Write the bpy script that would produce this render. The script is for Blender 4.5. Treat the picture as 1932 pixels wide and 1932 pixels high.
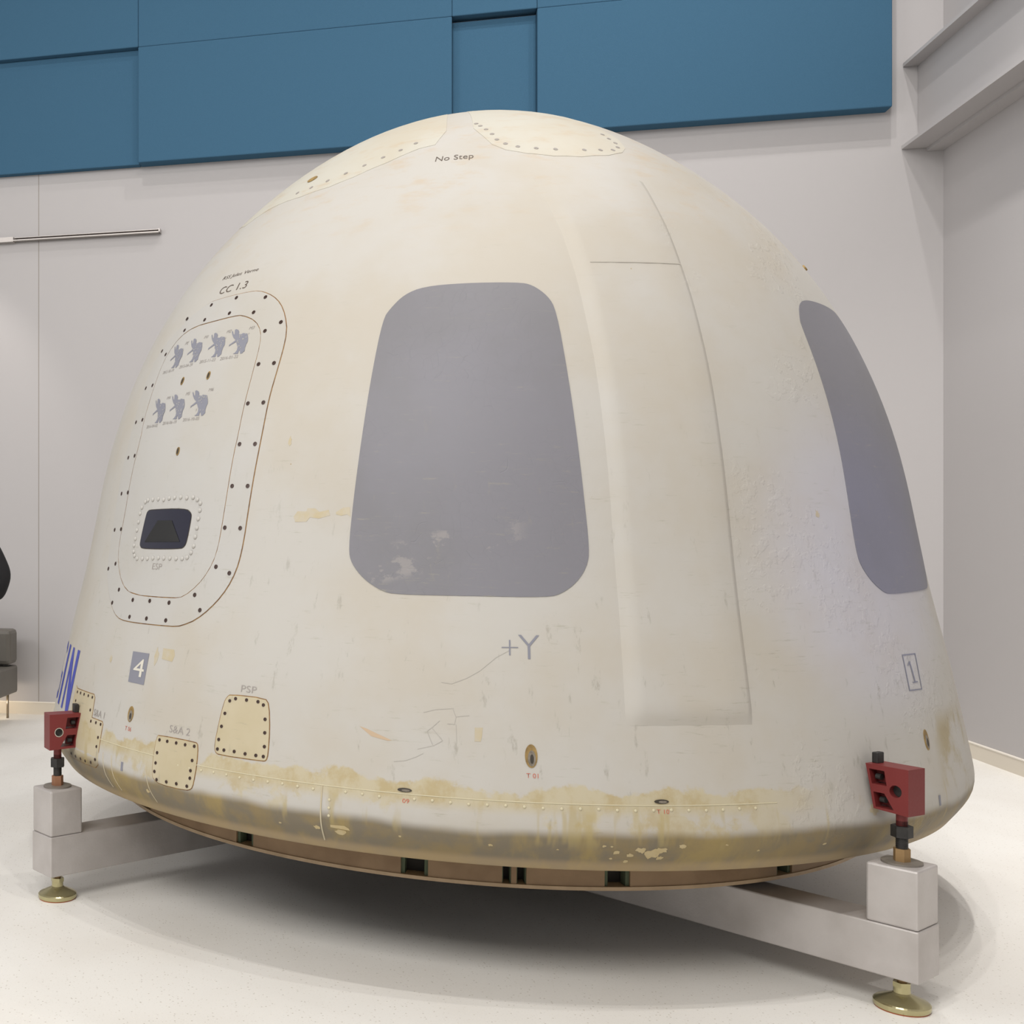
import bpy, bmesh, math, random
from mathutils import Vector, Matrix
random.seed(7)
PI = math.pi; rad = math.radians
for o in list(bpy.data.objects): bpy.data.objects.remove(o)
scene = bpy.context.scene
COL = scene.collection

# ------------------------------------------------------------------ camera
EYE = 1.5093
cam_d = bpy.data.cameras.new('camera'); cam = bpy.data.objects.new('camera', cam_d); COL.objects.link(cam)
cam_d.sensor_width = 36.0; cam_d.lens = 2171.92 / 1932 * 36
cam_d.shift_x = (966 - 282.56) / 1932; cam_d.shift_y = (1012.68 - 966) / 1932
cam_d.clip_start = 0.05; cam_d.clip_end = 200
cam.location = (0, 0, EYE); cam.rotation_euler = (PI / 2, 0, 0)
scene.camera = cam

# ------------------------------------------------------------------ light and exposure
vs = scene.view_settings
vs.view_transform = 'Standard'; vs.look = 'None'; vs.gamma = 1.0; vs.use_curve_mapping = False
vs.exposure = -0.22
w = bpy.data.worlds.new('world'); scene.world = w; w.use_nodes = True
w.node_tree.nodes['Background'].inputs[0].default_value = (1.0, 0.99, 0.985, 1)
w.node_tree.nodes['Background'].inputs[1].default_value = 0.56
def lamp(name, kind, loc, target, power, col=(1, .97, .935), **kw):
    l = bpy.data.lights.new(name, kind); o = bpy.data.objects.new(name, l); COL.objects.link(o)
    o.location = loc; l.energy = power; l.color = col
    d = Vector(target) - Vector(loc); o.rotation_euler = d.to_track_quat('-Z', 'Y').to_euler()
    for k, v in kw.items(): setattr(l, k, v)
    return o
# track spotlights high under the ceiling (small heads: crisp stepped shadows)
for i, (p, t, e) in enumerate([((0.3, 2.2, 8.2), (1.2, 5.0, 1), 300), ((1.2, 1.8, 8.3), (1.4, 5.2, 1), 320), ((2.5, 2.4, 8.2), (2.0, 5.4, 1), 300),
                               ((3.2, 6.0, 8.6), (3.6, 7.6, 1), 340), ((4.25, 6.4, 8.5), (4.5, 7.2, 1), 360), ((-0.9, 6.6, 8.3), (-0.9, 9.5, 1), 210), ((1.6, 7.2, 8.4), (1.9, 9.5, 1), 230)]):
    lamp('track_light', 'SPOT', p, t, e, spot_size=rad(110), spot_blend=1.0, shadow_soft_size=0.06)
lamp('wall_washer', 'SPOT', (-1.9, 8.7, 4.6), (-1.75, 9.9, 2.2), 60, (1, .93, .86), spot_size=rad(62), spot_blend=.6, shadow_soft_size=0.04)
lamp('under_sofa_glow', 'AREA', (-2.3, 9.5, 0.16), (-2.3, 9.9, 0.02), 6, (1, .85, .66), shape='RECTANGLE', size=2.2, size_y=.05)
lamp('blue_tint_light', 'SPOT', (3.3, -.6, 1.1), (2.50, 4.03, 1.45), 260, (.22, .30, 1.0), spot_size=rad(16), spot_blend=1.0, shadow_soft_size=.05)  # unseen blue spot, added to tint the right window's lower left
lamp('right_wall_fill', 'SPOT', (2.6, 3.6, 8.6), (5.4, 5.8, 1.2), 1900, spot_size=rad(52), spot_blend=1.0, shadow_soft_size=.06)  # extra spot added to brighten the right wall
lamp('side_fill', 'AREA', (-6.5, 2.5, 5.0), (5.5, 6.0, 1.2), 190, (1, .985, .97), shape='RECTANGLE', size=3, size_y=2)  # fill area added off to the left, lifts the lower right wall
lamp('hall_fill', 'AREA', (-2.5, -2.0, 7.0), (1.2, 6, 1.0), 640, (1, .97, .93), shape='RECTANGLE', size=5, size_y=3)  # broad fill area out of view, not a lamp of the hall

# ------------------------------------------------------------------ material helpers
def mat(name, col, rough=.5, metal=0.0, spec=.5, bump=None, vary=None, coat=0.0):
    m = bpy.data.materials.new(name); m.use_nodes = True; nt = m.node_tree; N = nt.nodes; L = nt.links
    b = N['Principled BSDF']; b.inputs['Base Color'].default_value = (*col, 1); b.inputs['Roughness'].default_value = rough
    b.inputs['Metallic'].default_value = metal; b.inputs['Specular IOR Level'].default_value = spec; b.inputs['Coat Weight'].default_value = coat
    tc = N.new('ShaderNodeTexCoord')
    if vary:   # (scale, amount, second colour)
        n = N.new('ShaderNodeTexNoise'); n.inputs['Scale'].default_value = vary[0]; n.inputs['Detail'].default_value = 5
        L.new(tc.outputs['Object'], n.inputs['Vector'])
        r = N.new('ShaderNodeMapRange'); r.inputs[1].default_value = .35; r.inputs[2].default_value = .7; r.inputs[4].default_value = vary[1]
        L.new(n.outputs['Fac'], r.inputs[0]); x = N.new('ShaderNodeMix'); x.data_type = 'RGBA'
        x.inputs[6].default_value = (*col, 1); x.inputs[7].default_value = (*vary[2], 1)
        L.new(r.outputs[0], x.inputs[0]); L.new(x.outputs[2], b.inputs['Base Color'])
    if bump:   # (scale, strength)
        n = N.new('ShaderNodeTexNoise'); n.inputs['Scale'].default_value = bump[0]; n.inputs['Detail'].default_value = 3
        L.new(tc.outputs['Object'], n.inputs['Vector']); bu = N.new('ShaderNodeBump'); bu.inputs['Strength'].default_value = bump[1]
        bu.inputs['Distance'].default_value = .002; L.new(n.outputs['Fac'], bu.inputs['Height']); L.new(bu.outputs[0], b.inputs['Normal'])
    return m
def srgb(r, g, b):
    f = lambda c: (c / 255 / 12.92) if c / 255 <= .04045 else ((c / 255 + .055) / 1.055) ** 2.4
    return (f(r), f(g), f(b))

class G:
    """small node-graph writer for the big procedural materials"""
    def __init__(s, name):
        s.m = bpy.data.materials.new(name); s.m.use_nodes = True; s.N = s.m.node_tree.nodes; s.L = s.m.node_tree.links; s.b = s.N['Principled BSDF']
        s.tc = s.N.new('ShaderNodeTexCoord')
    def put(s, sock, v):
        if hasattr(v, 'is_output'): s.L.new(v, sock)
        else: sock.default_value = v
    def math(s, op, a, b=0.0, c=0.0, clamp=False):
        n = s.N.new('ShaderNodeMath'); n.operation = op; n.use_clamp = clamp
        s.put(n.inputs[0], a); s.put(n.inputs[1], b); s.put(n.inputs[2], c); return n.outputs[0]
    def noise(s, vec, scale, detail=4, rough=.5):
        n = s.N.new('ShaderNodeTexNoise'); n.inputs['Scale'].default_value = scale; n.inputs['Detail'].default_value = detail; n.inputs['Roughness'].default_value = rough
        s.L.new(vec, n.inputs['Vector']); return n.outputs['Fac']
    def map(s, v, a, b, c=0.0, d=1.0, smooth=True):
        n = s.N.new('ShaderNodeMapRange'); n.interpolation_type = 'SMOOTHSTEP' if smooth else 'LINEAR'
        s.put(n.inputs[0], v)
        for i, x in zip((1, 2, 3, 4), (a, b, c, d)): s.put(n.inputs[i], x)
        return n.outputs[0]
    def mix(s, f, a, b):
        n = s.N.new('ShaderNodeMix'); n.data_type = 'RGBA'; s.put(n.inputs[0], f)
        for i, x in ((6, a), (7, b)):
            if isinstance(x, tuple): n.inputs[i].default_value = (*x[:3], 1)
            else: s.L.new(x, n.inputs[i])
        return n.outputs[2]
    def scale(s, vec, k):
        n = s.N.new('ShaderNodeMapping'); n.inputs['Scale'].default_value = k; s.L.new(vec, n.inputs['Vector']); return n.outputs[0]
    def bump(s, h, strength, dist=.003):
        n = s.N.new('ShaderNodeBump'); n.inputs['Strength'].default_value = strength; n.inputs['Distance'].default_value = dist; s.L.new(h, n.inputs['Height'])
        s.L.new(n.outputs[0], s.b.inputs['Normal']); return n.outputs[0]

def capsule_paint(name, base, warm, rough=.56, soot_on=True, crack=0.0):
    g = G(name); P = g.tc.outputs['Object']
    sx = g.N.new('ShaderNodeSeparateXYZ'); g.L.new(P, sx.inputs[0]); X, Y, Z = sx.outputs
    th = g.math('MULTIPLY', g.math('ARCTAN2', X, g.math('MULTIPLY', Y, -1.0)), 180 / PI)
    n1 = g.noise(P, 1.6, 5, .6); n2 = g.noise(P, 7, 6, .6)
    col = g.mix(g.map(n1, .38, .66), base, warm)
    # long faint horizontal handling scuffs, grey-green
    sc = g.noise(g.scale(P, (6, 6, 60)), 1.5, 8, .75)
    sc2 = g.noise(g.scale(P, (22, 22, 5)), 1.2, 6, .7)
    low = g.map(Z, 2.4, .95)
    col = g.mix(g.math('MULTIPLY', g.math('MULTIPLY', g.map(sc, .56, .70), g.math('MULTIPLY', g.map(n2, .45, .60), g.map(Z, 2.6, 1.3, .25, 1.0))), .65), col, srgb(146, 142, 126))
    col = g.mix(g.math('MULTIPLY', g.math('MULTIPLY', g.map(sc2, .60, .72), low), .5), col, srgb(136, 132, 120))
    # sparse small specks
    v = g.N.new('ShaderNodeTexVoronoi'); v.inputs['Scale'].default_value = 9; g.L.new(P, v.inputs['Vector'])
    col = g.mix(g.math('MULTIPLY', g.map(v.outputs['Distance'], .03, .015), g.map(n2, .5, .62)), col, srgb(150, 130, 95))
    # brown weathering near the lids on top
    col = g.mix(g.math('MULTIPLY', g.math('MULTIPLY', g.map(g.noise(g.scale(P, (3, 3, 9)), 2.2, 6, .65), .5, .72), g.map(Z, 2.5, 3.0)), .5), col, srgb(176, 156, 128))
    if soot_on:
        right = g.map(g.math('ABSOLUTE', g.math('ADD', th, 26.0)), 48.0, 34.0)
        far = g.map(th, 37.0, 41.0)
        e = g.noise(g.scale(P, (5, 5, 5)), 1.0, 7, .62)
        e2 = g.noise(g.scale(P, (12, 12, 9)), 1.0, 6, .65)
        top = g.math('ADD', .727, g.math('MULTIPLY', g.math('SUBTRACT', e, .42), .20))
        band = g.map(g.math('SUBTRACT', Z, top), .006, -.010)
        lowb = g.map(Z, .655, .70)
        band = g.math('MULTIPLY', band, g.math('MAXIMUM', lowb, g.math('MULTIPLY', g.map(e, .50, .58), .8)))
        band = g.math('MULTIPLY', band, g.math('ADD', .74, g.math('MULTIPLY', e2, .30)))
        band = g.math('MULTIPLY', band, g.math('MAXIMUM', right, 0.0))
        col = g.mix(g.math('MULTIPLY', band, .88), col, g.mix(g.map(e2, .4, .65), srgb(178, 167, 136), srgb(166, 149, 106)))
        fb = g.math('MULTIPLY', g.math('MULTIPLY', far, g.map(e, .45, .6)), g.math('MULTIPLY', g.map(Z, .95, .85), g.map(th, 52.0, 49.0)))
        col = g.mix(g.math('MULTIPLY', fb, .7), col, srgb(150, 134, 92))
        ds = g.map(g.noise(g.scale(P, (7, 7, .5)), 1.5, 3, .6), .60, .68)
        ds = g.math('MULTIPLY', ds, g.math('MULTIPLY', g.map(Z, .545, .60), g.map(Z, .72, .66)))
        # scorched lower shoulder with a soft sprayed edge, streaky drips
        dr = g.noise(g.scale(P, (3.2, 3.2, .6)), 1.6, 5, .6)
        zs = g.math('ADD', .612, g.math('MULTIPLY', g.math('SUBTRACT', g.noise(P, 3.0, 3, .5), .5), .05))
        so = g.map(g.math('SUBTRACT', Z, zs), .020, -.020)
        sootc = g.mix(g.map(dr, .47, .64), srgb(112, 103, 86), srgb(142, 124, 78))
        sootc = g.mix(g.map(n2, .42, .66), sootc, srgb(128, 112, 78))
        sootc = g.mix(g.math('MULTIPLY', g.map(Z, .53, .50), .55), sootc, srgb(168, 146, 110))
        col = g.mix(g.math('MULTIPLY', so, .96), col, sootc)
        col = g.mix(g.math('MULTIPLY', ds, .6), col, srgb(162, 146, 98))
    g.put(g.b.inputs['Base Color'], col)
    g.b.inputs['Roughness'].default_value = rough; g.b.inputs['Specular IOR Level'].default_value = .3
    hgt = g.noise(P, 55, 3, .5)
    blister = g.noise(P, 18, 5, .6)
    hb = g.math('ADD', g.math('MULTIPLY', hgt, .12), g.math('MULTIPLY', blister, .35))
    if soot_on: hb = g.math('ADD', hb, g.math('MULTIPLY', g.math('MULTIPLY', g.map(g.noise(P, 2.6, 2, .5), .52, .60), g.map(th, 10.0, 16.0)), g.math('MULTIPLY', g.map(g.noise(P, 26, 4, .6), .50, .62), 1.6)))
    if crack:
        vv = g.N.new('ShaderNodeTexVoronoi'); vv.feature = 'DISTANCE_TO_EDGE'; vv.inputs['Scale'].default_value = 24
        wv = g.N.new('ShaderNodeMix'); wv.data_type = 'VECTOR'; wv.inputs[0].default_value = .06
        nn = g.N.new('ShaderNodeTexNoise'); nn.inputs['Scale'].default_value = 6; g.L.new(P, nn.inputs['Vector'])
        g.L.new(P, wv.inputs[4]); g.L.new(nn.outputs['Color'], wv.inputs[5]); g.L.new(wv.outputs[1], vv.inputs['Vector'])
        ln = g.map(vv.outputs['Distance'], .012, .0)
        ln = g.math('MULTIPLY', ln, g.map(g.noise(P, 2.2, 2, .5), .46, .58))
        col2 = g.mix(g.math('MULTIPLY', ln, crack), col, srgb(112, 112, 118))
        # chalky tape ghosts low on the cover
        gh = g.math('MULTIPLY', g.map(g.noise(g.scale(P, (5, 5, 7)), 1.3, 7, .7), .54, .60), g.math('MULTIPLY', g.map(g.math('ABSOLUTE', g.math('SUBTRACT', Z, g.math('ADD', 1.42, g.math('MULTIPLY', g.math('ADD', th, 26.0), .0098)))), .075, .045), g.map(th, -9.0, -12.0)))
        col2 = g.mix(g.math('MULTIPLY', gh, .36), col2, srgb(160, 154, 148))
        g.put(g.b.inputs['Base Color'], col2)
        hb = g.math('SUBTRACT', hb, g.math('MULTIPLY', ln, .5))
    g.bump(hb, .22, .004)
    return g.m

WHITE = capsule_paint('capsule_white_paint', srgb(177, 174, 168), srgb(174, 168, 157))
DOOR = capsule_paint('hatch_white_paint', srgb(175, 173, 169), srgb(172, 168, 160), soot_on=False)
LID = capsule_paint('lid_cream_paint', srgb(182, 179, 168), srgb(179, 172, 156), soot_on=False)
GREY = capsule_paint('window_grey_paint', srgb(119, 118, 124), srgb(115, 114, 118), rough=.5, soot_on=False, crack=.3)
CREAM = capsule_paint('panel_cream_paint', srgb(182, 172, 148), srgb(172, 160, 130), soot_on=False)
FAINT = mat('faint_grime', srgb(164, 159, 148), .6)
CRK = mat('crack_grey', srgb(160, 156, 149), .7)
FAST = mat('painted_fastener', srgb(188, 180, 152), .6)
SOOTCREAM = capsule_paint('scorched_panel_paint', srgb(182, 172, 148), srgb(172, 160, 130))
STAIN = mat('tape_residue', srgb(174, 161, 131), .6, vary=(30, .9, srgb(176, 169, 154)))
CHIP = mat('bare_chip', srgb(176, 158, 116), .6, vary=(40, .6, srgb(184, 170, 136)))
GAP = mat('panel_gap_brown', srgb(104, 72, 40), .8, vary=(40, .8, srgb(160, 126, 74)))
BOLT = mat('dark_bolt', srgb(62, 46, 40), .45, .3)
BRASSY = mat('port_brown', srgb(150, 124, 72), .6, vary=(50, .8, srgb(96, 74, 40)))
PORTIN = mat('port_inside', srgb(132, 124, 112), .5, vary=(60, .7, srgb(70, 60, 46)))
DARKIN = mat('port_dark', srgb(52, 46, 38), .6)
INK = mat('faded_grey_ink', srgb(146, 140, 135), .6)
INKD = mat('brown_black_ink', srgb(84, 72, 62), .6)
INKG = mat('grey_ink', srgb(122, 123, 133), .6)
INKW = mat('pale_number_paint', srgb(200, 196, 184), .6)
INKB = mat('blue_letter_paint', srgb(48, 62, 160), .35)
INKR = mat('red_ink', srgb(186, 92, 70), .6)
GLASS = mat('hatch_window_glass', (.014, .014, .028), .05, spec=.6)
BLACK = mat('black_plastic', (.008, .008, .008), .5)
BASEB = mat('base_ring_brown', srgb(136, 112, 84), .65, vary=(6, .9, srgb(112, 88, 62)), bump=(40, .5))
LIP = mat('base_lip_tan', srgb(168, 146, 118), .6, vary=(12, .6, srgb(140, 118, 90)))
GREEN = mat('notch_green_foam', srgb(74, 84, 64), .8)
DARK = mat('dark_underside', srgb(40, 36, 32), .8)
ALU = mat('brushed_aluminium', srgb(183, 178, 175), .40, .28, vary=(7, .8, srgb(166, 160, 156)), bump=(120, .25))
RED = mat('anodised_red', srgb(112, 40, 39), .45, .15, bump=(90, .2))
BLKM = mat('black_oxide_steel', srgb(44, 43, 42), .5, .4, vary=(60, .5, srgb(66, 64, 62)))
COPPER = mat('bronze_nut', srgb(146, 104, 78), .48, .4)
BRASS = mat('brass_nut', srgb(146, 118, 80), .45, .35)
ZINC = mat('yellow_zinc', srgb(188, 180, 140), .24, .85)
STEEL = mat('pin_steel', srgb(205, 200, 190), .22, .9)
RUBBER = mat('orange_pad', srgb(150, 74, 30), .7)
DISC = mat('grey_washer', srgb(128, 122, 114), .45, .4)
WALLM = mat('white_wall_paint', srgb(180, 177, 177), .75, spec=.25, bump=(60, .08))
TRIMM = mat('baseboard_paint', srgb(212, 204, 190), .4)
TRIMT = mat('baseboard_cap', srgb(236, 230, 220), .35)
SEAMM = mat('wall_joint', srgb(150, 144, 138), .8)
FELT = mat('blue_felt', srgb(64, 99, 124), .95, spec=.1, vary=(220, .5, srgb(58, 91, 116)), bump=(300, .5))
RAILM = mat('rail_metal', srgb(176, 170, 166), .35, .4)
RAILD = mat('rail_slot_dark', srgb(96, 84, 80), .6)
SOFAM = mat('grey_leather', srgb(104, 100, 93), .45, bump=(80, .3), vary=(7, .5, srgb(92, 88, 82)))
CHROME = mat('brushed_leg', srgb(150, 138, 120), .3, .8)
CLOTH = mat('black_cloth', srgb(28, 27, 30), .85, bump=(120, .4))
SKIN = mat('skin', srgb(196, 150, 124), .55)
HAIR = mat('dark_hair', srgb(44, 34, 28), .6)
SHOE = mat('black_shoe', srgb(24, 23, 22), .4)
def floor_mat():
    g = G('pale_terrazzo'); P = g.tc.outputs['Object']
    col = g.mix(g.map(g.noise(P, 1.1, 4), .4, .65), srgb(226, 224, 219), srgb(221, 218, 212))
    v = g.N.new('ShaderNodeTexVoronoi'); v.inputs['Scale'].default_value = 75; g.L.new(P, v.inputs['Vector'])
    sp = g.map(v.outputs['Distance'], .26, .14)
    cc = g.N.new('ShaderNodeSeparateColor'); g.L.new(v.outputs['Color'], cc.inputs[0])
    col = g.mix(g.math('MULTIPLY', g.math('MULTIPLY', sp, g.map(cc.outputs[0], .62, .66)), .55), col, srgb(150, 140, 124))
    col = g.mix(g.math('MULTIPLY', g.math('MULTIPLY', sp, g.map(cc.outputs[1], .70, .74)), .6), col, srgb(232, 228, 220))
    col = g.mix(g.math('MULTIPLY', g.map(g.noise(P, 160, 2), .62, .74), .4), col, srgb(172, 164, 150))
    g.put(g.b.inputs['Base Color'], col); g.b.inputs['Roughness'].default_value = .42; g.b.inputs['Specular IOR Level'].default_value = .35
    return g.m
FLOORM = floor_mat()

# ------------------------------------------------------------------ object helpers
def link(name, mesh, parent=None):
    o = bpy.data.objects.new(name, mesh); COL.objects.link(o)
    if parent: o.parent = parent
    return o
def obj(name, bm, m, parent=None, smooth=False, recalc=True):
    if recalc: bmesh.ops.recalc_face_normals(bm, faces=bm.faces)
    me = bpy.data.meshes.new(name); bm.to_mesh(me); bm.free()
    for x in (m if isinstance(m, (list, tuple)) else [m]): me.materials.append(x)
    if smooth: me.polygons.foreach_set('use_smooth', [True] * len(me.polygons))
    return link(name, me, parent)
def empty(name, loc, label, cat, rz=0, group=None):
    o = bpy.data.objects.new(name, None); COL.objects.link(o); o.location = loc; o.rotation_euler = (0, 0, rz); o.empty_display_size = .1
    return tag(o, label, cat, group)
def tag(o, label, cat, group=None):
    o['label'] = label; o['category'] = cat
    if group: o['group'] = group
    return o
def box(bm, c, s, rz=0, bev=0.0):
    r = bmesh.ops.create_cube(bm, size=1); v = r['verts']
    bmesh.ops.scale(bm, vec=s, verts=v)
    if bev:
        es = list({e for x in v for e in x.link_edges}); rr = bmesh.ops.bevel(bm, geom=es, offset=bev, segments=2, profile=.5, affect='EDGES'); v = list({x for f in rr['faces'] for x in f.verts} | {x for x in v if x.is_valid})
    bmesh.ops.rotate(bm, cent=(0, 0, 0), matrix=Matrix.Rotation(rz, 3, 'Z'), verts=v)
    bmesh.ops.translate(bm, vec=c, verts=v); return v
def cyl(bm, p0, p1, r0, r1=None, seg=24):
    p0, p1 = Vector(p0), Vector(p1); d = p1 - p0; r1 = r0 if r1 is None else r1
    M = Matrix.Translation((p0 + p1) / 2) @ d.to_track_quat('Z', 'Y').to_matrix().to_4x4()
    return bmesh.ops.create_cone(bm, cap_ends=True, segments=seg, radius1=r0, radius2=r1, depth=d.length, matrix=M)['verts']
def lathe(bm, prof, seg=48, c=(0, 0)):
    rings = []
    for r, z in prof:
        rings.append([bm.verts.new((c[0] + r * math.cos(2 * PI * i / seg), c[1] + r * math.sin(2 * PI * i / seg), z)) for i in range(seg)])
    for a, b in zip(rings, rings[1:]):
        for i in range(seg): bm.faces.new((a[i], a[(i + 1) % seg], b[(i + 1) % seg], b[i]))
    bm.faces.new(rings[0]); bm.faces.new(rings[-1])
def prism(bm, pts, h0, h1):   # polygon (x,y) extruded in z
    a = [bm.verts.new((x, y, h0)) for x, y in pts]; b = [bm.verts.new((x, y, h1)) for x, y in pts]
    bm.faces.new(a); bm.faces.new(b)
    for i in range(len(a)): bm.faces.new((a[i], a[(i + 1) % len(a)], b[(i + 1) % len(a)], b[i]))
def struct(o): o['kind'] = 'structure'; return o
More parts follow.
